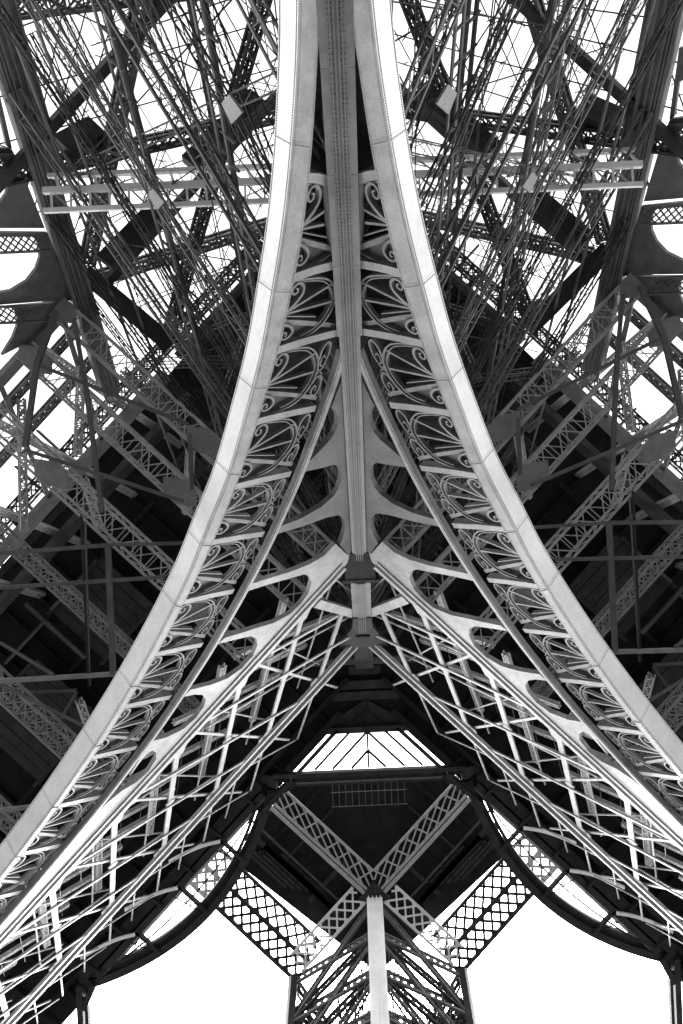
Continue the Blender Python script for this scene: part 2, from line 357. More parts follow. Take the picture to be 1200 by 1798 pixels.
def girder():
    rt = thing('lattice_girder', f'bright lattice girder with scalloped spandrel plate running from the centre to the lower {side()}', 'girder', P(1, 41), 'paired girders')
    ng = 28
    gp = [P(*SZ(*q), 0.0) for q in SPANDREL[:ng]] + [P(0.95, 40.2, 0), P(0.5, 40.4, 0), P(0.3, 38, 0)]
    MB().plate(gp, NRM, 0.28).build('column_gusset', 'gusset', rt)  # darker than the spandrel plate: corner shade put into its colour
    pts = [P(0.55, 40.42, 0), P(1.0, 40.22, 0)] + [P(*SZ(*q), 0.0) for q in SPANDREL[ng:]] + [P(46, 39.6, 0), P(46, 41.0, 0), P(1.3, 41.0, 0), P(0.6, 40.7, 0)]
    sp = MB().plate(pts, NRM, 0.28).build('spandrel_plate', 'plate', rt)
    lc = MB().bar(P(1.3, 41.05, -0.1), P(46, 41.05, -0.1), 0.35, 0.4, NRM).build('lower_chord', 'light', rt)
    for dz in (0.0, -0.5):
        MB().bar(P(1.5, 40.95+dz, 0.04), P(46, 40.95+dz, 0.04), 0.14, 0.1, NRM).build('angle_strip', 'light', lc)
    rv = MB()
    for i in range(290):
        for dz in (-0.18, -0.34, -0.64): rv.dots([P(1.6 + i*0.15, 40.95+dz, 0.0)], NRM, 0.035, 0.03)
    rv.build('rivet', 'light', sp, kind='stuff')
    # chamfered toes where the bars meet the plate
    for i in range(8):
        s = 4.6 + 5.6*i
        MB().plate([P(s-0.9, 41.0, -0.06), P(s+0.15, 41.9, -0.06), P(s+0.5, 41.9, -0.06), P(s+0.7, 41.0, -0.06)], NRM, 0.1).build('toe_plate', 'light', sp)
        s = 9.2 + 5.6*i - 5.6
        if i: MB().plate([P(s-1.0, 41.0, -0.08), P(s-0.3, 41.6, -0.08), P(s+0.1, 41.6, -0.08), P(s+0.8, 41.0, -0.08)], NRM, 0.1).build('toe_plate', 'light', sp)
    for i in range(-1, 8):
        s0 = 4.9 + 5.6*i; a = P(s0, 41, -0.05) if i >= 0 else P(1.75, 45.0, -0.05)
        MB().bar(a, P(s0+5.5, 50, -0.05), 0.36, 0.12, NRM).build('diagonal_bar', 'light', rt)
        MB().bar(P(s0+5.5, 50, -0.1), P(s0+8.6, 55.0, -0.1), 0.13, 0.1, NRM).build('hanger', 'light', rt)
        MB().bar(P(s0+4.3, 41.2, -0.2), P(s0+0.1, 49.8, -0.2), 0.2, 0.1, NRM).build('counter_bar', 'light', rt)
        MB().bar(P(s0+2.8, 50.5, 0.0), P(s0-2.4, 54.6, 0.0), 0.12, 0.08, NRM).build('hanger', 'light', rt) if i > 0 else None
        MB().bar(P(s0+3.0, 50.3, -0.1), P(s0+6.0, 55.0, -0.1), 0.09, 0.08, NRM).build('hanger', 'light', rt) if i > 0 else None
        if i >= 0: MB().bar(P(s0+0.1, 49.8, -0.2), P(s0-1.9, 54.0, -0.2), 0.17, 0.1, NRM).build('hanger', 'light', rt)
    for i in range(0, 8):
        MB().bar(P(13.5 + 5.9*i, 41.2, 0.06), P(0.9 + 5.7*i, 48.8 + (1.1 if i else 0), 0.06), 0.22, 0.1, NRM).build('long_brace', 'light', rt)
        MB().bar(P(13.5 + 5.9*i - 2.9, 41.2, -0.5), P(max(0.8, 0.9 + 5.7*i - 2.9), 48.9 if i else 47.4, -0.5), 0.13, 0.08, NRM).build('long_brace', 'light', rt)
    MB().bar(P(8.0, 41.3, 0.06), P(2.3, 44.7, 0.06), 0.22, 0.1, NRM).build('long_brace', 'light', rt)
    MB().bar(P(3.9, 41.3, 0.02), P(0.6, 46.7, 0.02), 0.62, 0.3, NRM).build('knee_brace', 'light', rt)
    MB().bar(P(0.5, 49.75, 0.05), P(46, 49.75, 0.05), 0.30, 0.25, NRM).build('upper_chord', 'light', rt)
    MB().bar(P(0.8, 50.55, 0.1), P(46, 50.55, 0.1), 0.34, 0.25, NRM).build('upper_chord', 'light', rt)
    MB().bar(P(0.8, 50.15, -0.1), P(46, 50.15, -0.1), 0.5, 0.1, NRM).build('chord_web', 'charcoal', rt)
    for i in range(0, 6):
        for sc_ in (4.9 + 5.6*i + 0.25, 4.9 + 5.6*i + 5.5):
            MB().plate([P(sc_-0.45, 49.6, 0.02), P(sc_-0.2, 49.2, 0.02), P(sc_+0.3, 49.2, 0.02), P(sc_+0.5, 49.6, 0.02)], NRM, 0.06).build('gusset', 'light', rt)
        cc = P(4.9 + 5.6*i + 2.6, 45.2, 0.0)
        MB().bar(cc - DIR*0.28, cc + DIR*0.28, 0.5, 0.08, NRM).build('gusset', 'light', rt)
    # inner leaf of the girder: laced posts and braces two metres behind
    rb = thing('rear_girder', f'dim laced girder leaf seen behind the bright lattice on the {side()}', 'girder', P(1, 41, -2.2), 'rear girder leaves')
    for i in range(0, 7):
        s0 = 4.6 + 5.6*i
        for kk in (0,):
            laced('', P(s0+0.6, 41.0, -1.6), P(s0+5.9, 49.6, -1.6), NRM, 0.36, 0.2, 0.09, 0.08, 'light', parent=rb, pitch=0.45)
    for i in range(-1, 7):
        for sh in (0.0, 2.8):
            a, b = P(12.6 + 5.6*i + sh, 41.8, -1.9), P(4.2 + 5.6*i + sh, 48.2, -1.9)
            if b.x > -0.5: continue
            laced('', a, b, NRM, 0.3, 0.2, 0.08, 0.1, 'light', parent=rb, pitch=0.42, cross=False)
    for i in range(-1, 7):
        MB().bar(P(4.9 + 5.6*i + 2.9, 41.2, -0.9), P(4.9 + 5.6*i - 1.0, 50, -0.9), 0.1, 0.08, NRM).build('slim_bar', 'light', rb)
        MB().bar(P(4.9 + 5.6*i + 1.4, 41.2, -0.9), P(4.9 + 5.6*i + 7.0, 50, -0.9), 0.1, 0.08, NRM).build('slim_bar', 'light', rb)
    for i in range(44):        # slim hanging rods of the safety mesh
        s = 3.5 + i*0.72; z = 43 + (i*37 % 11)*0.3
        MB().bar(P(s, z, -1.2), P(s+1.2, z+1.9, -1.2), 0.025, 0.025, NRM).build('mesh_rod', 'charcoal', rb)
    return rt

def column():
    up = V(0, 1, -K).normalized(); FWD = 0.35
    def A(z, o=0, x=0): return V(x, Y0 + K*z, z) + up*(o + FWD)
    rt = thing('corner_column', 'riveted fluted corner column running up the middle between the two arches', 'column', A(8))
    def strip(nm, x0, x1, z0, z1, o, d, m, par):
        return MB().hexa([A(z0, o-d, x0), A(z0, o-d, x1), A(z0, o, x1), A(z0, o, x0), A(z1, o-d, x0), A(z1, o-d, x1), A(z1, o, x1), A(z1, o, x0)]).build(nm, m, par)
    zs = [8, 15, 19.8, 22.3, 25.0, 27.6, 33.0, 37.4, 41.4]
    for z0, z1 in zip(zs[:-1], zs[1:]):
        h = 0.50 if z0 < 27 else 0.42
        p = strip('face_plate', -h, h, z0, z1-0.008, 0.10, 0.5, 'shade_old', rt)
        rv = MB()
        n = int((z1-z0)/0.11)
        for i in range(n):
            z = z0 + 0.1 + i*0.11
            for x in (-0.22, -0.12, 0.12, 0.22): rv.dots([A(z, 0.135, x)], up, 0.028, 0.018)
        rv.build('rivet', 'shade_old', p, kind='stuff')
    strip('cover_plate', -0.27, 0.27, 8, 41.3, 0.135, 0.03, 'shade_old', rt)
    for x in (-0.17, -0.055, 0.055, 0.17): strip('flute', x-0.018, x+0.018, 8, 41.2, 0.21, 0.09, 'shade_old', rt)
    # bracket that caps the lower length, coloured black for the shadow there
    MB().hexa([A(40.6, -0.3, -0.75), A(40.6, -0.3, 0.75), A(40.6, 0.12, 0.75), A(40.6, 0.12, -0.75), A(42.6, -0.3, -1.05), A(42.6, -0.3, 1.05), A(42.6, 0.45, 0.95), A(42.6, 0.45, -0.95)]).build('cap_bracket', 'near_black', rt)
    strip('cap_plate', -1.15, 1.15, 42.6, 42.9, 0.5, 1.2, 'near_black', rt)
    # upper length
    u = strip('upper_shaft', -0.62, 0.62, 42.9, 48.4, 0.5, 0.9, 'inner', rt)
    strip('upper_cover', -0.3, 0.3, 42.9, 48.4, 0.54, 0.04, 'inner', u)
    for x in (-0.22, -0.08, 0.08, 0.22): strip('flute', x-0.02, x+0.02, 42.9, 48.4, 0.6, 0.06, 'inner', u)
    MB().plate([A(46.6, 0.56, -0.62), A(47.8, 0.56, -0.72), A(49.3, 0.56, -1.5), A(50.3, 0.56, -1.75), A(50.3, 0.56, 1.75), A(49.3, 0.56, 1.5), A(47.8, 0.56, 0.72), A(46.6, 0.56, 0.62)], up, 0.35).build('flared_foot', 'charcoal', rt)
    strip('foot_rib', -0.5, 0.5, 48.7, 48.9, 0.66, 0.1, 'near_black', rt)
    strip('short_post', -0.7, 0.7, 50.6, 54.5, 0.0, 0.3, 'charcoal', rt)
    MB().bar(A(53.6, -0.2, -4.6), A(53.6, -0.2, 4.6), 0.5, 0.5).build('tie_beam', 'inner', rt)

column()
for SIDE in (1, -1):
    arch(); girder()
SIDE = 1

# ================================================================== first platform: deck, joists, boards
ZD = 57.0; VOID = 15.0; OUT = -28.0; YC = 45.7
def deck():
    rt = thing('platform_deck', 'dark underside of the first platform filling the space behind the arches', 'platform', V(0, -4, ZD))
    # two wings meeting on the axis
    global SIDE
    for SIDE in (1, -1):
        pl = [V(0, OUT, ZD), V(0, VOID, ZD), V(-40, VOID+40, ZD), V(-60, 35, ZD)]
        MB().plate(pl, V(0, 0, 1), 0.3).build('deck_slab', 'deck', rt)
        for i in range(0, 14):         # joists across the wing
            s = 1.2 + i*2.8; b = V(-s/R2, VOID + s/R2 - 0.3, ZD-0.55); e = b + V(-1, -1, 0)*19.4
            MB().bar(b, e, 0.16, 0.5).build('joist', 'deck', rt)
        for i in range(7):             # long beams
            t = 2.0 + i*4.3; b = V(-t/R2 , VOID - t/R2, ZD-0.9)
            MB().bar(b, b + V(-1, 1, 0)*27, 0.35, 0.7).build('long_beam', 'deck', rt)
    SIDE = 1
deck()
def boards(cx, cy, n, ln, wd, ang, z, lab):
    rt = thing('board_panel', lab, 'boards', V(cx, cy, z), 'board panels under the deck')
    d = V(math.cos(ang), math.sin(ang), 0); a = V(-d.y, d.x, 0)
    for i in range(n):
        p = V(cx, cy, z) + a*(i-n/2)*wd
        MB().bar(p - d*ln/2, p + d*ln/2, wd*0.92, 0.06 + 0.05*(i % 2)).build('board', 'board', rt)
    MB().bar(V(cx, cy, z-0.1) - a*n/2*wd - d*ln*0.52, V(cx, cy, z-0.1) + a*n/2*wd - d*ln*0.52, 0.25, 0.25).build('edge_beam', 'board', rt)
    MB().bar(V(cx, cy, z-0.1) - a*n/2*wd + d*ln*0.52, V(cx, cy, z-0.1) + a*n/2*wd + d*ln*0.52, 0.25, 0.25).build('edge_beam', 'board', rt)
for SIDE in (1, -1):
    c = LV(175, 1075, 54.5); boards(c.x, c.y, 7, 5.6, 0.85, math.radians(45), 54.5, f'panel of grey boards under the dark deck behind the {side()} arch')
    c = LV(60, 1270, 54.5); boards(c.x, c.y, 9, 6.5, 0.8, math.radians(45), 54.5, f'lower panel of grey boards at the {side()} edge of the picture')
SIDE = 1

# ================================================================== glazed bows and the corner light of the void
def bow():
    Z = 56.0; Mx = V(-15.6, 30.1, Z); d = V(-1, 1, 0)/R2; n = V(1, 1, 0)/R2; UPV = V(0, 0, 1)
    rt = thing('glass_balcony', f'dark curved balcony edge with bright glazed floor on the {side()} of the void', 'balcony', Mx, 'curved glass balconies')
    H = 10.9
    def b(a): return 3.05*(1 - (a/H)**2)
    def W(a, o, z=0): return Mx + d*a + n*o + V(0, 0, z)
    aa = [-H + 2*H*i/36 for i in range(37)]
    MB().sweep([W(a, b(a)-0.16) for a in aa], V(0, 0, -1), 0.62, 0.9).build('edge_beam', 'charcoal', rt)
    MB().sweep([W(a, b(a)-0.62, 0.25) for a in aa], V(0, 0, -1), 0.42, 0.5).build('gutter', 'near_black', rt)
    MB().sweep([W(a*0.97, b(a)-0.98, 0.05) for a in aa], V(0, 0, -1), 0.26, 0.5).build('inner_edge', 'charcoal', rt)
    for e in (-1, 1):
        pts = [W(e*(H-0.1), 0.0), W(e*(H+0.35), -0.5), W(e*(H+0.1), -1.1), W(e*(H-0.7), -1.3)]
        MB().sweep([Vector(q) for q in spline([tuple(p) for p in pts], 5)], V(0, 0, -1), 0.7, 0.8).build('rounded_end', 'charcoal', rt)
    MB().bar(W(-H+0.8, -0.35), W(H-0.8, -0.35), 0.55, 0.6).build('back_beam', 'charcoal', rt)
    MB().bar(W(-H+0.3, -1.3, -0.3), W(H-0.3, -1.3, -0.3), 0.9, 0.5).build('pipe', 'near_black', rt)
    MB().bar(W(-H+0.3, -2.6, -0.6), W(H-0.3, -2.6, -0.6), 0.5, 0.5).build('pipe', 'near_black', rt)
    for i in range(6):
        a = -H+1.8 + i*3.7
        MB().bar(W(a, -0.3, -0.5), W(a, -3.4, -0.9), 0.2, 0.3).build('outrigger', 'near_black', rt)
    for a in (-5.0, 0.1, 5.2):
        st = MB().bar(W(a, -0.4, -0.1), W(a, b(a)-0.2, -0.1), 0.22, 0.4).build('strut', 'charcoal', rt)
        a2 = a + 0.95; lat = MB(); top = b(a)-0.9
        lat.bar(W(a2, -0.2, -0.15), W(a+0.35, top, -0.15), 0.07, 0.07)
        for q in range(4):
            f0, f1 = q/4, (q+0.5)/4
            A0 = W(a, f0*top, -0.15); B0 = W(a2 - 0.6*f1, f1*top, -0.15); A1 = W(a, (q+1)/4*top, -0.15)
            lat.bar(A0, B0, 0.06, 0.06); lat.bar(B0, A1, 0.06, 0.06)
        lat.build('strut_lacing', 'near_black', st, kind='stuff')
        arm = [W(a-0.2 + 2.9*t, -0.5 - 2.2*t, -0.9 - 1.9*t + 0.9*math.sin(t*3.14)*0.6) for t in [i/8 for i in range(9)]]
        MB().sweep(arm, V(0, 0, -1), 0.26, 0.16).build('curved_arm', 'pale', rt)
    MB().sweep([W(a, (b(a)-0.95)*0.5) for a in aa[5:-5]], V(0, 0, -1), 0.12, 0.12).build('mullion', 'near_black', rt)
    bounds = [-10.2, -5.0, 0.1, 5.2, 10.2]
    for q in range(4):
        a0, a1 = bounds[q]+0.12, bounds[q+1]-0.12; ns = 8
        top = [W(a0+(a1-a0)*i/ns, max(0.08, b(a0+(a1-a0)*i/ns)-0.95), 0.1) for i in range(ns+1)]
        MB().plate([W(a0, -0.05, 0.1)] + top + [W(a1, -0.05, 0.1)], V(0, 0, 1), 0.03).build('glass_pane', 'glass', rt)
def corner_light():
    Z = 56.0; q = 15.3
    rt = thing('corner_skylight', 'bright trapezoid skylight with slanting glazing bars at the near corner of the void', 'skylight', V(0, 19, Z))
    y0, y1 = 18.0, 20.95
    for i in range(6):
        a0 = -1 + i/3; a1 = -1 + (i+1)/3
        MB().plate([V(a0*(y0-q), y0, Z+0.1), V(a1*(y0-q), y0, Z+0.1), V(a1*(y1-q), y1, Z+0.1), V(a0*(y1-q), y1, Z+0.1)], V(0, 0, 1), 0.03).build('glass_pane', 'glass', rt)
    for s in (-1, 1):
        for k in range(3):
            x0 = 0.0 if k < 2 else 1.4
            ya = (y0 if k != 0 else 19.55); x0 = 0.0 if k < 2 else 1.45
            L = y1 - ya
            MB().bar(V(s*x0, ya, Z), V(s*(x0+L), y1, Z), 0.17, 0.2).build('glazing_bar', 'near_black', rt)
        MB().bar(V(s*(y0-q-0.3), y0-0.3, Z-0.1), V(s*(y1-q+0.3), y1+0.3, Z-0.1), 0.25, 0.5).build('side_beam', 'charcoal', rt)
        MB().bar(V(s*(y0-q-0.6), y0-1.8, Z-0.3), V(s*(y1-q+1.0), y1-0.2, Z-0.3), 0.5, 0.5).build('pipe', 'deck', rt)
        MB().bar(V(s*6.3, 21.7, Z-0.1), V(s*9.3, 24.6, Z-0.1), 0.35, 0.5).build('corner_brace', 'charcoal', rt)
        MB().bar(V(s*6.0, 21.9, Z), V(s*8.2, 23.0, Z), 0.5, 0.5).build('corner_block', 'near_black', rt)
    MB().bar(V(0, y0, Z-0.02), V(0, y1, Z-0.02), 0.17, 0.2).build('glazing_bar', 'near_black', rt)
    MB().bar(V(-3.6, 17.75, Z-0.1), V(3.6, 17.75, Z-0.1), 0.5, 0.5).build('head_beam', 'charcoal', rt)
    MB().bar(V(-7.9, 21.3, Z), V(7.9, 21.3, Z), 0.34, 0.6).build('edge_beam', 'charcoal', rt)
    MB().bar(V(-7.5, 21.75, Z+0.2), V(7.5, 21.75, Z+0.2), 0.24, 0.5).build('gutter', 'near_black', rt)
    MB().bar(V(-7.2, 22.1, Z), V(7.2, 22.1, Z), 0.16, 0.4).build('edge_rail', 'charcoal', rt)
    MB().plate([V(0, 14.5, Z+0.9), V(-3.6, 18.0, Z+0.9), V(3.6, 18.0, Z+0.9)], V(0, 0, 1), 0.05).build('corner_panel', 'deck', rt)
    # stepped beams of the dark corner beyond
    for i, (yy, hw) in enumerate(((13.0, 1.3), (14.2, 2.0), (15.1, 2.7))):
        MB().bar(V(-hw, yy, Z+0.3), V(hw, yy, Z+0.3), 0.7, 0.3).build('stepped_beam', 'board', rt)
    MB().bar(V(0, 15.4, Z), V(0, 17.5, Z), 0.12, 0.2).build('ridge_bar', 'charcoal', rt)
    for s in (-1, 1):
        MB().bar(V(0, 16.2, Z+0.1), V(s*1.4, 17.5, Z+0.1), 0.1, 0.2).build('ridge_bar', 'near_black', rt)
        MB().plate([V(s*0.1, 15.5, Z+0.4), V(s*3.2, 17.4, Z+0.4), V(s*0.1, 17.4, Z+0.4)], V(0, 0, 1), 0.04).build('soffit_panel', 'board', rt)
def far_chamfer():
    rt = thing('corner_beam', f'dark corner beam and post at the lower {side()} edge below the curved balcony', 'beam', V(-24.5, 40, 56), 'corner beams')
    MB().bar(V(-24.4, 37.6, 56), V(-24.4, 54, 56), 0.5, 0.7).build('edge_beam', 'charcoal', rt)
    MB().bar(V(-23.9, 38.6, 56), V(-23.9, 54, 56), 0.25, 0.5).build('edge_rail', 'charcoal', rt)
    MB().bar(V(-23.2, 37.6, 56), V(-24.2, 39.6, 56), 0.5, 0.6).build('corner_brace', 'charcoal', rt)
for SIDE in (1, -1):
    bow(); far_chamfer()
SIDE = 1
corner_light()

# ================================================================== cross girders under the first platform
ZB = 41.0
NAMES = ['uppermost', 'second', 'third', 'fourth', 'fifth', 'lowest']
def cross_girders():
    spec = [(1.4, 1.3, 1.2), (4.6, 1.3, 1.2), (9.0, 1.4, 1.2), (15.0, 0.8, 0.8), (20.7, 1.1, 0.9), (26.4, 0.8, 0.8)]
    for i, (s, w_, h_) in enumerate(spec):
        a = P(s, ZB, -0.8); b = a + V(-1, -1, 0)/R2*22.2; a.z = b.z = ZB + (0.5 if i < 3 else 3.5 if i == 3 else 0.5)
        rt = laced('cross_girder', a, b, V(0, 0, 1), w_, h_, 0.14, 0.075, 'light' if i < 3 else 'paint', f'{NAMES[i]} laced box girder crossing the dark space behind the {side()} arch', 'girder', 'cross girders', pitch=w_*0.8, cross=(i > 2))
        if i < 3:
            d = (b-a).normalized()
            for dist in ((10.6, 22.3), (9.6, 21.3), (4.6, 16.0, 22.0))[i]:
                c = a + d*dist - V(0, 0, h_/2+0.1); e = V(d.y, -d.x, 0)
                MB().plate([c-d*1.35, c-d*0.3+e*0.72, c+d*0.7+e*0.72, c+d*1.35, c+d*0.3-e*0.72, c-d*0.7-e*0.72], V(0, 0, -1), 0.08).build('node_plate', 'paint', rt)
def rods():
    R = [((65, 640), (332, 745), .22, 'inner'), ((45, 790), (322, 880), .22, 'inner'), ((100, 545), (65, 640), .32, 'inner'), ((65, 640), (45, 785), .3, 'inner'),
         ((0, 972), (190, 957), .24, 'inner'), ((190, 957), (340, 953), .2, 'inner'), ((190, 960), (199, 1185), .3, 'inner'), ((0, 1032), (290, 1013), .22, 'inner'),
         ((0, 1196), (207, 1183), .26, 'paint'), ((0, 1423), (60, 1416), .24, 'paint'), ((143, 905), (157, 1205), .14, 'charcoal'), ((150, 915), (158, 1205), .1, 'inner'),
         ((130, 560), (150, 670), .22, 'inner'), ((150, 670), (180, 900), .26, 'inner'), ((333, 760), (338, 860), .22, 'inner'), ((0, 1200), (150, 1276), .16, 'inner'), ((0, 1128), (95, 1185), .16, 'inner'),
         ((45, 1060), (150, 1155), .3, 'shade_old'), ((50, 1215), (135, 1212), .25, 'shade_old'), ((0, 1010), (115, 885), .5, 'charcoal'), ((90, 1070), (150, 1010), .25, 'shade_old'), ((10, 1165), (80, 1090), .2, 'shade_old'), ((90, 1290), (135, 1215), .2, 'shade_old')]
    order = {k: i for i, k in enumerate(sorted(range(len(R)), key=lambda k: R[k][0][1] + R[k][1][1]))}
    for k, (a, b, wd, m) in enumerate(R):
        z = 40.0 if k < 17 else 53.5
        p, q = LV(*a, z), LV(*b, z)
        if b[0] > 200 and k < 8: pass
        rt = MB().bar(p, q, wd, wd*0.8).build('tie_rod', m)
        tag(rt, f'{ORD[order[k]]} tie rod from the top under the dark platform on the {side()}', 'rod', f'tie rods {side()}')
    for pn, (a, b) in enumerate((((38, 700), (42, 930)), ((143, 640), (137, 800)), ((335, 790), (327, 900)), ((148, 840), (175, 925)), ((140, 1230), (160, 1290)))):
        laced('laced_post', LV(*a, 44), LV(*b, 47), V(0.6, 0.6, -0.5), 0.42, 0.3, 0.08, 0.09, 'paint', f'slim laced post {("at the far edge against the sky", "beside the uppermost tie rods", "just behind the arch", "below the sky gap", "low down by the boards")[pn]} on the {side()}', 'post', f'laced posts {side()}', pitch=0.45, cross=False)
def outer_face():
    # outer leg column
    (s0, z0), (s1, z1) = SZ2(38, 200), SZ2(142, 530)
    k = (s1-s0)/(z1-z0)
    def A(z, o=0): return P2(s0 + k*(z-z0), z, o)
    rt = thing('leg_column', f'dark ribbed leg column at the upper {side()} edge', 'column', A(15), 'outer leg columns')
    MB().bar(A(14), A(47), 0.9, 1.2, NRM).build('shaft', 'inner', rt)
    e = DIR
    for off, wd, o in ((-0.62, 0.2, 0.7), (0.62, 0.2, 0.7), (-0.2, 0.1, 0.66), (0.15, 0.1, 0.66), (0.38, 0.07, 0.66)):
        MB().bar(A(14, o)+e*off, A(47, o)+e*off, wd, 0.18, NRM).build('rib', 'inner', rt)
    MB().bar(A(14, 0.2)-e*1.0, A(36, 0.2)-e*0.95, 0.5, 0.5, NRM).build('angle_post', 'inner', rt)
    MB().bar(A(14, 0.4)-e*1.3, A(36, 0.4)-e*1.2, 0.12, 0.3, NRM).build('angle_post', 'inner', rt)
    def c6(x, y): return SZ2(x/4.085, 200 + y/4.085)
    webs = [[(-400, 860), (-200, 760), (0, 655), (50, 585), (72, 500), (68, 430), (40, 365), (0, 325), (-60, 300), (-60, 245), (90, 255), (130, 325), (330, 825), (0, 825), (-400, 960)],
            [(-300, 890), (0, 888), (235, 888), (268, 912), (290, 980), (292, 1040), (265, 1120), (200, 1205), (90, 1272), (-100, 1310), (-300, 1330), (-300, 1400), (300, 1352), (540, 1345), (350, 860), (-300, 850)],
            [(-300, 1425), (60, 1395), (105, 1405), (132, 1465), (128, 1535), (95, 1620), (20, 1740), (200, 1650), (400, 1440), (480, 1360), (300, 1370)],
            [(-300, -60), (0, -10), (60, 240), (95, 255), (-20, -250), (-300, -250)]]
    sp = thing('outer_spandrel', f'grey spandrel plate with round openings onto the sky at the {side()} edge', 'plate', A(36), 'outer spandrel plates')
    for wpoly in webs:
        MB().plate([P2(*c6(*q), -0.1) for q in wpoly], NRM, 0.25).build('web_plate', 'inner', sp)
    for ya, x1 in ((285, 95), (850, 315), (1370, 300)):
        lm = MB(); a = P2(*c6(-500, ya+20), 0.1); b = P2(*c6(x1, ya), 0.1)
        flat_lattice(a, b, V(0, 0.75, 0.55), 14, 0.12, 0.09, lm, NRM); lm.build('laced_strut', 'inner', sp)
    # outer lattice girder with the sky behind it
    og = thing('outer_girder', f'open lattice girder against the sky at the {side()} edge', 'girder', P2(4, 41), 'outer girders')
    MB().bar(P2(2.5, 41.2), P2(34, 41.2), 0.6, 0.5, NRM).build('lower_chord', 'inner', og)
    MB().bar(P2(2.0, 49.5), P2(34, 49.5), 0.9, 0.6, NRM).build('upper_chord', 'inner', og)
    MB().bar(P2(2.0, 52.5), P2(34, 52.5), 0.9, 0.6, NRM).build('upper_chord', 'charcoal', og)
    for i in range(0, 6):
        s = 3.2 + 5.6*i
        MB().bar(P2(s, 41.2), P2(s+5.6, 49.5), 0.3, 0.2, NRM).build('diagonal_bar', 'inner', og)
        laced('', P2(s+2.6, 41.4, -1), P2(s+2.6, 56, -1), NRM, 0.45, 0.3, 0.1, 0.09, 'light', parent=og, pitch=0.5)
    for i in range(2):
        laced('', P2(3, 43.5+i*2.2, -1.5), P2(30, 43.5+i*2.2, -1.5), NRM, 0.5, 0.3, 0.12, 0.09, 'inner', parent=og, pitch=0.6)
    return A
def NF(t, z, o=0.0): return V(-t/R2, Y0 + K*z - t/R2, z) + NRM_R*o      # near face of the leg; t runs from the corner column outwards
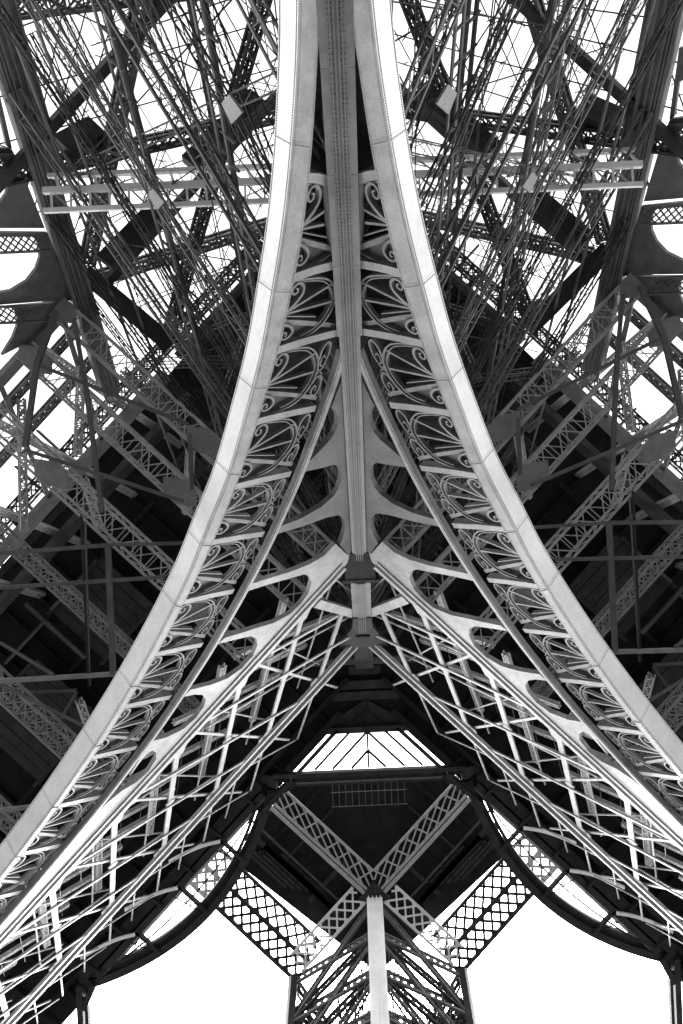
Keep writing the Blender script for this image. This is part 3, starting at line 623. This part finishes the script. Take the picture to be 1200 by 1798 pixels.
def leg_bracing():
    rnd = random.Random(11 if SIDE > 0 else 23)
    TW = 23.0; sd_ = side(); off = 0.0 if SIDE > 0 else 1.9
    def jit(a): return rnd.uniform(-a, a)
    # crossed laced girders of the near face, column to column
    for j in range(3):
        z0 = 9.5 + 10.4*j + off
        laced('bracing_girder', NF(0.6, z0+jit(.3), -1.6), NF(TW-0.8, z0+15.5+jit(.3), -1.6), NRM_R, 0.5, 0.45, 0.05, 0.03, ('charcoal', 'shade_old', 'charcoal')[j], f'{ORD[j]} slim laced girder from the bottom slanting up and outwards across the {sd_} leg', 'girder', f'outward leg bracing {sd_}', pitch=1.1, cross=False)
    for j in range(8):
        z0 = 7.0 + 4.9*j + off; m = ('inner', 'charcoal', 'shade_old', 'inner', 'charcoal')[j % 5]; w_ = (0.55, 0.35, 0.7)[j % 3]
        laced('bracing_girder', NF(0.6, z0+15.5+jit(.4), -0.3*(j % 3)), NF(TW-0.8, z0+jit(.4), -0.3*(j % 3)), NRM_R, w_, w_*0.8, (0.08, 0.06, 0.12)[j % 3], 0.04, m, f'{ORD[j]} laced girder from the bottom slanting up and inwards across the {sd_} leg', 'girder', f'inward leg bracing {sd_}', pitch=1.0, cross=False)
    for j in range(4):
        z0 = 3.0 + 9.0*j - off; m = ('charcoal', 'inner', 'shade_old')[j % 3]; o = -1.8 - 0.8*(j % 2)
        laced('steep_girder', NF(0.6, z0+30+jit(.5), o), NF(TW-0.8, z0+jit(.5), o), NRM_R, 0.42, 0.36, 0.06, 0.03, m, f'{ORD[j]} steep slim girder from the bottom rising inwards in the {sd_} leg', 'girder', f'steep leg bracing {sd_}', pitch=0.9, cross=False)
    # stair strings, lift rails and pipes parallel to the leg, in pairs with cleats
    k = 0
    for t, o, wd, m in ((2.6, -2.0, .4, 'charcoal'), (3.5, -2.4, .4, 'charcoal'), (4.4, -2.2, .2, 'inner'), (6.6, -1.0, .1, 'inner'), (7.3, -1.0, .1, 'inner'), (9.6, -3.0, .14, 'charcoal'), (10.6, -3.0, .14, 'charcoal'), (12.6, -0.8, .1, 'inner'), (13.2, -0.8, .1, 'inner'),
                        (15.4, -3.0, .16, 'charcoal'), (16.5, -3.0, .12, 'inner'), (18.6, -1.2, .12, 'inner'), (20.2, -0.8, .12, 'inner')):
        rt = MB().bar(NF(t+jit(.5), 9, o), NF(t+jit(.5), 55, o), wd, wd, NRM_R).build('lift_rail', m)
        tag(rt, f'{ORD[k]} long rail from the arches running up inside the {sd_} leg', 'rail', f'lift rails {sd_}'); k += 1
    k = 0
    for t, o in ((6.95, -1.0), (12.9, -0.8), (10.1, -3.0)):        # stair flights: treads between their strings
        rt = thing('stair_flight', f'{ORD[k]} steep stair flight from the arches climbing inside the {sd_} leg', 'stairs', NF(t, 12, o), f'stair flights {sd_}'); k += 1
        for i in range(46):
            c = NF(t, 12 + i*0.9, o); MB().bar(c - V(-1, -1, 0)/R2*0.36, c + V(-1, -1, 0)/R2*0.36, 0.05, 0.12, NRM_R).build('tread', 'inner', rt)
    # level ties of the near face
    for j, z in enumerate((46.0,)):
        laced('level_girder', NF(0.6, z, -0.6), NF(TW-0.6, z, -0.6), NRM_R, 0.6, 0.4, 0.1, 0.06, 'inner', f'level laced girder under the deck across the {sd_} leg', 'girder', 'level girders', pitch=0.8)
    # outer face of the leg: broad belts and crossed struts against the sky
    k = 0
    for j in range(4):
        z = 27.2 + 7.2*j
        MBo = MB().bar(P2(-23, z, 0.5), P2(0.5, z, 0.5), 0.5, 0.4, NRM).build('leg_strut', 'charcoal')
        tag(MBo, f'{ORD[k]} broad dark belt from the bottom across the outer face of the {sd_} leg', 'strut', f'outer belts {sd_}')
        for f in (0, 1):
            p, q = (P2(-23, z, 0.3), P2(0, z+13, 0.3)) if f else (P2(-23, z+13, -0.2), P2(0, z, -0.2))
            laced('outer_strut', p, q, NRM, 0.65, 0.45, 0.16, 0.1, 'charcoal' if j % 2 else 'shade_old', f'{ORD[k]} heavy outer strut from the bottom slanting {("inwards", "outwards")[f]} across the {sd_} leg', 'strut', f'outer struts {sd_} {f}', pitch=0.9)
        k += 1
    # broad plated struts inside the leg
    for n_, (a, b, w_, z) in enumerate((((333, 290), (452, 172), 1.0, 36), ((185, 462), (290, 355), 1.0, 37), ((150, 480), (300, 605), 1.1, 41), ((110, 262), (172, 228), 1.3, 36))):
        tag(MB().bar(LV(*a, z), LV(*b, z+1), w_, w_*0.6).build('leg_strut', 'charcoal'), f'{("short dark plated strut behind the pale joint plate high in", "dark plated strut below the walkway truss in", "heavy dark beam near the deck edge in", "dark bracket by the outer column of")[n_]} the {sd_} leg', 'strut', f'plated struts {sd_}')
    for c, sz in (((417, 187), 0.5), ((283, 345), 0.5)):
        x, y = ray(*c); z = Y0/(-x + y - K); p = V(x*z, y*z, z) + NRM_R*0.3; e1 = V(-1, -1, 0)/R2; e2 = NRM_R.cross(e1).normalized()
        tag(MB().plate([p-e1*sz*0.9-e2*sz*0.5, p+e1*sz*0.4-e2*sz*0.9, p+e1*sz*0.9+e2*sz*0.2, p-e1*sz*0.2+e2*sz*1.0], NRM_R, 0.1).build('joint_plate', 'paint'), f'pale joint plate in the {sd_} leg ' + ('above the walkway truss' if c[1] < 300 else 'in front of the walkway truss'), 'plate', 'joint plates')
    # bird netting: taut crossing wires, column to column, with tufts of spikes
    net = MB()
    for j in range(24):
        z0 = 8 + j*1.85 + jit(.5); o = rnd.choice((-1.6, -3.5, -5.5))
        up_ = rnd.choice((6, 9, 12, 18)) + jit(1)
        for sg in (0, 1):
            a, b = (NF(0.7, z0, o), NF(TW-0.9, z0+up_, o)) if sg else (NF(0.7, z0+up_, o), NF(TW-0.9, z0, o))
            net.bar(a, b, 0.045, 0.045)
            if True:
                for q in range(8):
                    c = a.lerp(b, rnd.random())
                    for w_ in range(3): net.bar(c, c + V(jit(.28), jit(.28), jit(.28)), 0.03, 0.03)
    for j in range(9):
        t = 1.4 + j*2.4; o = rnd.choice((-2.5, -4.5))
        net.bar(NF(t+jit(.3), 9, o), NF(t+jit(.9), 54, o), 0.05, 0.05)
    for j in range(40):
        z0 = 16 + j*0.95; a, b = (P2(-23, z0, -0.6), P2(0, z0+10+jit(2), -0.6)) if j % 2 else (P2(-23, z0+10+jit(2), -0.6), P2(0, z0, -0.6))
        net.bar(a, b, 0.05, 0.05)
        for q in range(9):
            c = a.lerp(b, rnd.random())
            for w_ in range(3): net.bar(c, c + V(jit(.35), jit(.35), jit(.35)), 0.04, 0.04)
    tag(net.build('bird_netting', 'charcoal', kind='stuff'), f'taut bird netting and spikes strung through the {sd_} leg', 'netting')
    # fringe of brackets and a laced edge girder along the deck rim, and beams under the deck inside the leg
    fr = thing('deck_fringe', f'ragged dark fringe of brackets along the outer rim of the deck on the {sd_}', 'brackets', V(-12.5, -12.5, 56), 'deck fringes')
    for i in range(34):
        s_ = -16 + i*1.7; c = V(OUT/2 - s_/R2, OUT/2 + s_/R2, 56.6); e = V(-1, -1, 0)/R2
        MB().bar(c - e*1.2, c + e*(0.6 + 4.0*rnd.random()**2), 0.16 + 0.25*(i % 3 == 0), 0.5).build('bracket', 'charcoal', fr)
    laced('', V(OUT/2 + 11, OUT/2 - 11, 55.6) + V(-.6, -.6, 0), V(OUT/2 - 26, OUT/2 + 26, 55.6) + V(-.6, -.6, 0), V(0, 0, 1), 0.9, 0.7, 0.16, 0.1, 'charcoal', parent=fr, pitch=0.9)
    for i in range(9):
        z = 51.5 + (i % 3)*1.3; t = 1.5 + i*2.5
        b_ = NF(t, z, -0.5) if i % 2 else NF(t, z, -0.8)
        laced('under_beam', b_, b_ + V(1, -1, 0)/R2*(19 - t*0.2) if i < 9 else b_, V(0, 0, 1), 0.6, 0.6, 0.12, 0.08, 'shade_old', f'{ORD[i]} dark laced beam from the arches under the deck in the {sd_} leg', 'beam', f'under-deck beams {sd_}', pitch=0.9)
for SIDE in (1, -1):
    cross_girders(); rods(); outer_face(); leg_bracing()
SIDE = 1
def truss():
    rt = thing('walkway_truss', 'pale double walkway truss spanning the leg behind the arches', 'truss', V(0, -16.9, 34.4))
    z = 34.2
    ya, yb, yc = -17.8, -16.75, -15.75
    for y, zz, t_ in ((ya, z+0.6, 0.18), (yb, z, 0.26), (yc, z, 0.2), (ya-0.2, z+1.2, 0.12)):
        MB().bar(V(-15.0, y, zz), V(15.0, y, zz), t_*1.15, t_).build('chord', 'pale', rt)  # pale colour imitates sunlight on the truss
    for i in range(31):
        x = -14.6 + i*0.97
        MB().bar(V(x, yb, z), V(x, yc, z), 0.09, 0.1).build('rung', 'pale', rt)
        if i < 30: MB().bar(V(x, yb, z+0.1), V(x+0.97, yc, z+0.1), 0.09, 0.06).build('web_bar', 'light', rt)
        if i < 30 and i % 2 == 0: MB().bar(V(x+0.97, ya, z+0.6), V(x+1.9, yb, z), 0.08, 0.06).build('web_bar', 'light', rt)
        if i % 2 == 0: MB().bar(V(x, ya, z+0.6), V(x+0.4, yb, z), 0.12, 0.1).build('rung', 'pale', rt)
truss()

# ================================================================== second platform far above
Z2 = 110.0
def second():
    rt = thing('second_platform', 'dark second platform high above seen through the void', 'platform', V(0, YC, Z2+3))
    R = 31
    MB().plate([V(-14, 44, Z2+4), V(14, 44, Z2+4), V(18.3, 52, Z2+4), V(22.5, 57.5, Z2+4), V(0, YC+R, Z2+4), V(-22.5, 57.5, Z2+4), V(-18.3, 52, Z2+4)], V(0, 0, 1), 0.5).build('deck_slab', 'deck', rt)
    for s in (-1, 1):
        for k in range(9):
            a = V(s*(3 + k*2.6), YC+29-k*2.6-3, Z2+3.2)
            MB().bar(a, a + V(-s*min(abs(a.x)*0.6, a.y-44), -min(abs(a.x)*0.6, a.y-44), 0), 0.35 if k % 3 else 0.7, 0.6).build('joist', 'board' if k % 2 else 'deck', rt)
        for k in range(7):
            a = V(s*(13 + k*0.95), YC + 9.2 - k*0.0 + 2 - k*0.95 + 2, Z2+2.4) 
            MB().bar(a + V(s*1, -1, 0)*(-7), a + V(s*1, -1, 0)*0 + V(s*(-7)+s*7, 0, 0), 0.8, 0.25).build('board', 'board', rt)
        for k in range(6):
            a = V(s*(8.5 + k*1.2), 62.5 - k*0.2, Z2+3.0); MB().bar(a, a + V(s*9.5, -9.5, 0)*0.01 + V(s*0, 0, 0) + V(-s*0.0 + s*6.5, -6.5, 0), 0.5, 0.2).build('plank', 'board', rt)
    # hanging grille
    for k in range(12):
        x = -6 + k*1.05
        MB().bar(V(x, 42.6, Z2), V(x, 47.4, Z2), 0.09, 0.1).build('grille_bar', 'inner', rt)
    for y in (42.8, 45.0, 47.3): MB().bar(V(-6.3, y, Z2+0.1), V(6, y, Z2+0.1), 0.07, 0.1).build('grille_rail', 'inner', rt)
second()
DI = V(0, 61.8, Z2); DL = V(-13.4, 74.4, Z2)
KU = 0.37
def belts():
    rt = thing('belt_girder', f'bright diamond lattice belt rising to the {side()} from the far corner column', 'girder', DI, 'inner belt girders')
    m = flat_lattice(DI + V(-0.1, 0, 0), DI + V(-18.5, -18.5, 0), V(0, -3.7, 0.6), 11, 0.35, 0.24, MB(), V(0, 0, 1)); m.build('lattice', 'light', rt)
    MB().bar(DI + V(-1.2, -0.2, -0.2), DI + V(-19, -18, -0.2), 0.55, 0.4).build('lower_chord', 'light', rt)
    MB().bar(DI + V(-6, 1.2, 1.5), DI + V(-22, -14.8, 1.5), 0.25, 0.4).build('side_rail', 'shade_old', rt)
    rt = thing('belt_girder', f'ladder lattice belt descending {side()} of the far corner column', 'girder', DL, 'outer belt girders')
    m = flat_lattice(DI + V(-1.5, 1.0, 0), DL + V(1.2, -0.9, 0), V(-2.0, -2.0, 0.8), 8, 0.35, 0.28, MB(), V(0, 0, 1)); m.build('lattice', 'pale', rt)
    rt = thing('dark_belt', f'dark lattice belt silhouetted on the sky {side()} of the far leg', 'girder', DL, 'dark belts')
    a = DL + V(0.2, 0.6, 0); b = DL + V(-22, -22, 0)
    m = flat_lattice(a, b, V(2.2, -2.2, 1.0), 16, 0.5, 0.42, MB(), V(0, 0, 1)); m.build('lattice', 'charcoal', rt)
    m = flat_lattice(a + V(2.2, -2.2, 1.0), b + V(2.2, -2.2, 1.0), V(1.5, -1.5, 3), 14, 0.45, 0.4, MB(), V(0, 0, 1)); m.build('lattice', 'charcoal', rt)
    # columns
    def leg(p, z): return p + V(0, KU*(Z2-z), z-Z2)
    rt = thing('far_side_column', f'slim {side()} column of the far leg against the white sky', 'column', leg(DL, 60), 'far side columns')
    MB().bar(leg(DL, 60), leg(DL, Z2), 1.0, 1.2).build('shaft', 'charcoal', rt)
    MB().bar(leg(DL, 60) + V(-0.75, 0, 0), leg(DL, Z2) + V(-0.75, 0, 0), 0.45, 1.0).build('flange', 'pale', rt)
    # bracing of the two far faces
    rt = thing('far_leg_bracing', f'dark diamond bracing filling the {side()} half of the far leg', 'bracing', leg(DL, 80), 'far leg bracing')
    DO = V(0, 88, Z2)
    rnd = random.Random(3 if SIDE > 0 else 5)
    for (A, B, m_, lo_) in ((DI, DL, 'inner', 0), (DO, DL, 'charcoal', 1)):
        for k in range(7):
            z0, z1 = Z2-1-k*5.5, Z2-6.5-k*5.5
            for f in range(2):
                mm = MB()
                p, q = (leg(A, z0), leg(B, z1)) if f else (leg(B, z0), leg(A, z1))
                flat_lattice(p, q, V(0, 0.3, 1.9), 13, 0.4, 0.3, mm, V(1, 1, 0))
                mm.build('diagonal_lattice', m_, rt)
            mm = flat_lattice(leg(A, z1), leg(B, z1), V(0, 0, 1.3), 12, 0.4, 0.3, MB(), V(1, 1, 0)); mm.build('belt_lattice', 'charcoal', rt)
    for k in range(9):
        z0 = Z2-3-k*4.2
        mm = flat_lattice(leg(DO, z0), leg(DL, z0-3), V(0, 0.6, 3.2), 9, 0.4, 0.55, MB(), V(1, 1, 0)); mm.build('back_lattice', 'charcoal', rt)
    for A_, m_, st, zt in ((DO, 'charcoal', 1.7, Z2-1), (DI, 'shade_old', 2.6, Z2-9)):     # fine diamond screens between the columns
        scr = MB()
        for k in range(26):
            z0 = zt - k*st
            if z0 < 68: break
            for f in (0, 1):
                p, q = (leg(A_, z0), leg(DL, z0-9)) if f else (leg(DL, z0), leg(A_, z0-9))
                scr.bar(p + V(0, 0.8, 0), q + V(0, 0.8, 0), 0.34, 0.2, V(1, 1, 0))
        scr.build('diamond_screen', m_, rt)
    wires = MB()
    for j in range(260):
        a = DI.lerp(DL, rnd.random()) + V(rnd.uniform(-2, 2), rnd.uniform(0, 10), 0); zz = rnd.uniform(80, 108)
        p = leg(a, zz); q = leg(a + V(rnd.uniform(-2, 2), rnd.uniform(-2, 2), 0), zz - rnd.uniform(6, 16))
        wires.bar(p, q, rnd.choice((.1, .16)), .1)
    wires.build('bracing_wire', 'charcoal', rt, kind='stuff')
for SIDE in (1, -1): belts()
SIDE = 1
rt = thing('far_corner_column', 'pale fluted corner column of the far leg at the bottom centre', 'column', DI + V(0, 18, -50))
a, b = DI + V(0, KU*50, -50), DI + V(0, 0.2, 0.4)
MB().bar(a, b, 2.5, 1.0, V(0, -1, 0)).build('shaft', 'pale', rt)
for x in (-0.95, -0.3, 0.3, 0.95): MB().bar(a + V(x, -0.6, -0.2), b + V(x, -0.6, -0.2), 0.14, 0.3, V(0, -1, 0)).build('flute', 'pale', rt)
MB().plate([DI + V(-2.6, 0.4, -0.5), DI + V(0, -2.4, -0.5), DI + V(2.6, 0.4, -0.5), DI + V(0, 1.0, -0.6)], V(0, 0, -1), 0.3).build('cap_plate', 'charcoal', rt)
for s in (-1, 1):
    for k in range(4):
        p = DI + V(0, KU*(20+k*1.5) - 0.5, -20-k*1.5); MB().bar(p + V(s*0.9, 0, 0), p + V(s*2.2, 1.0, -1.5), 0.3, 0.3).build('bracket', 'paint', rt)
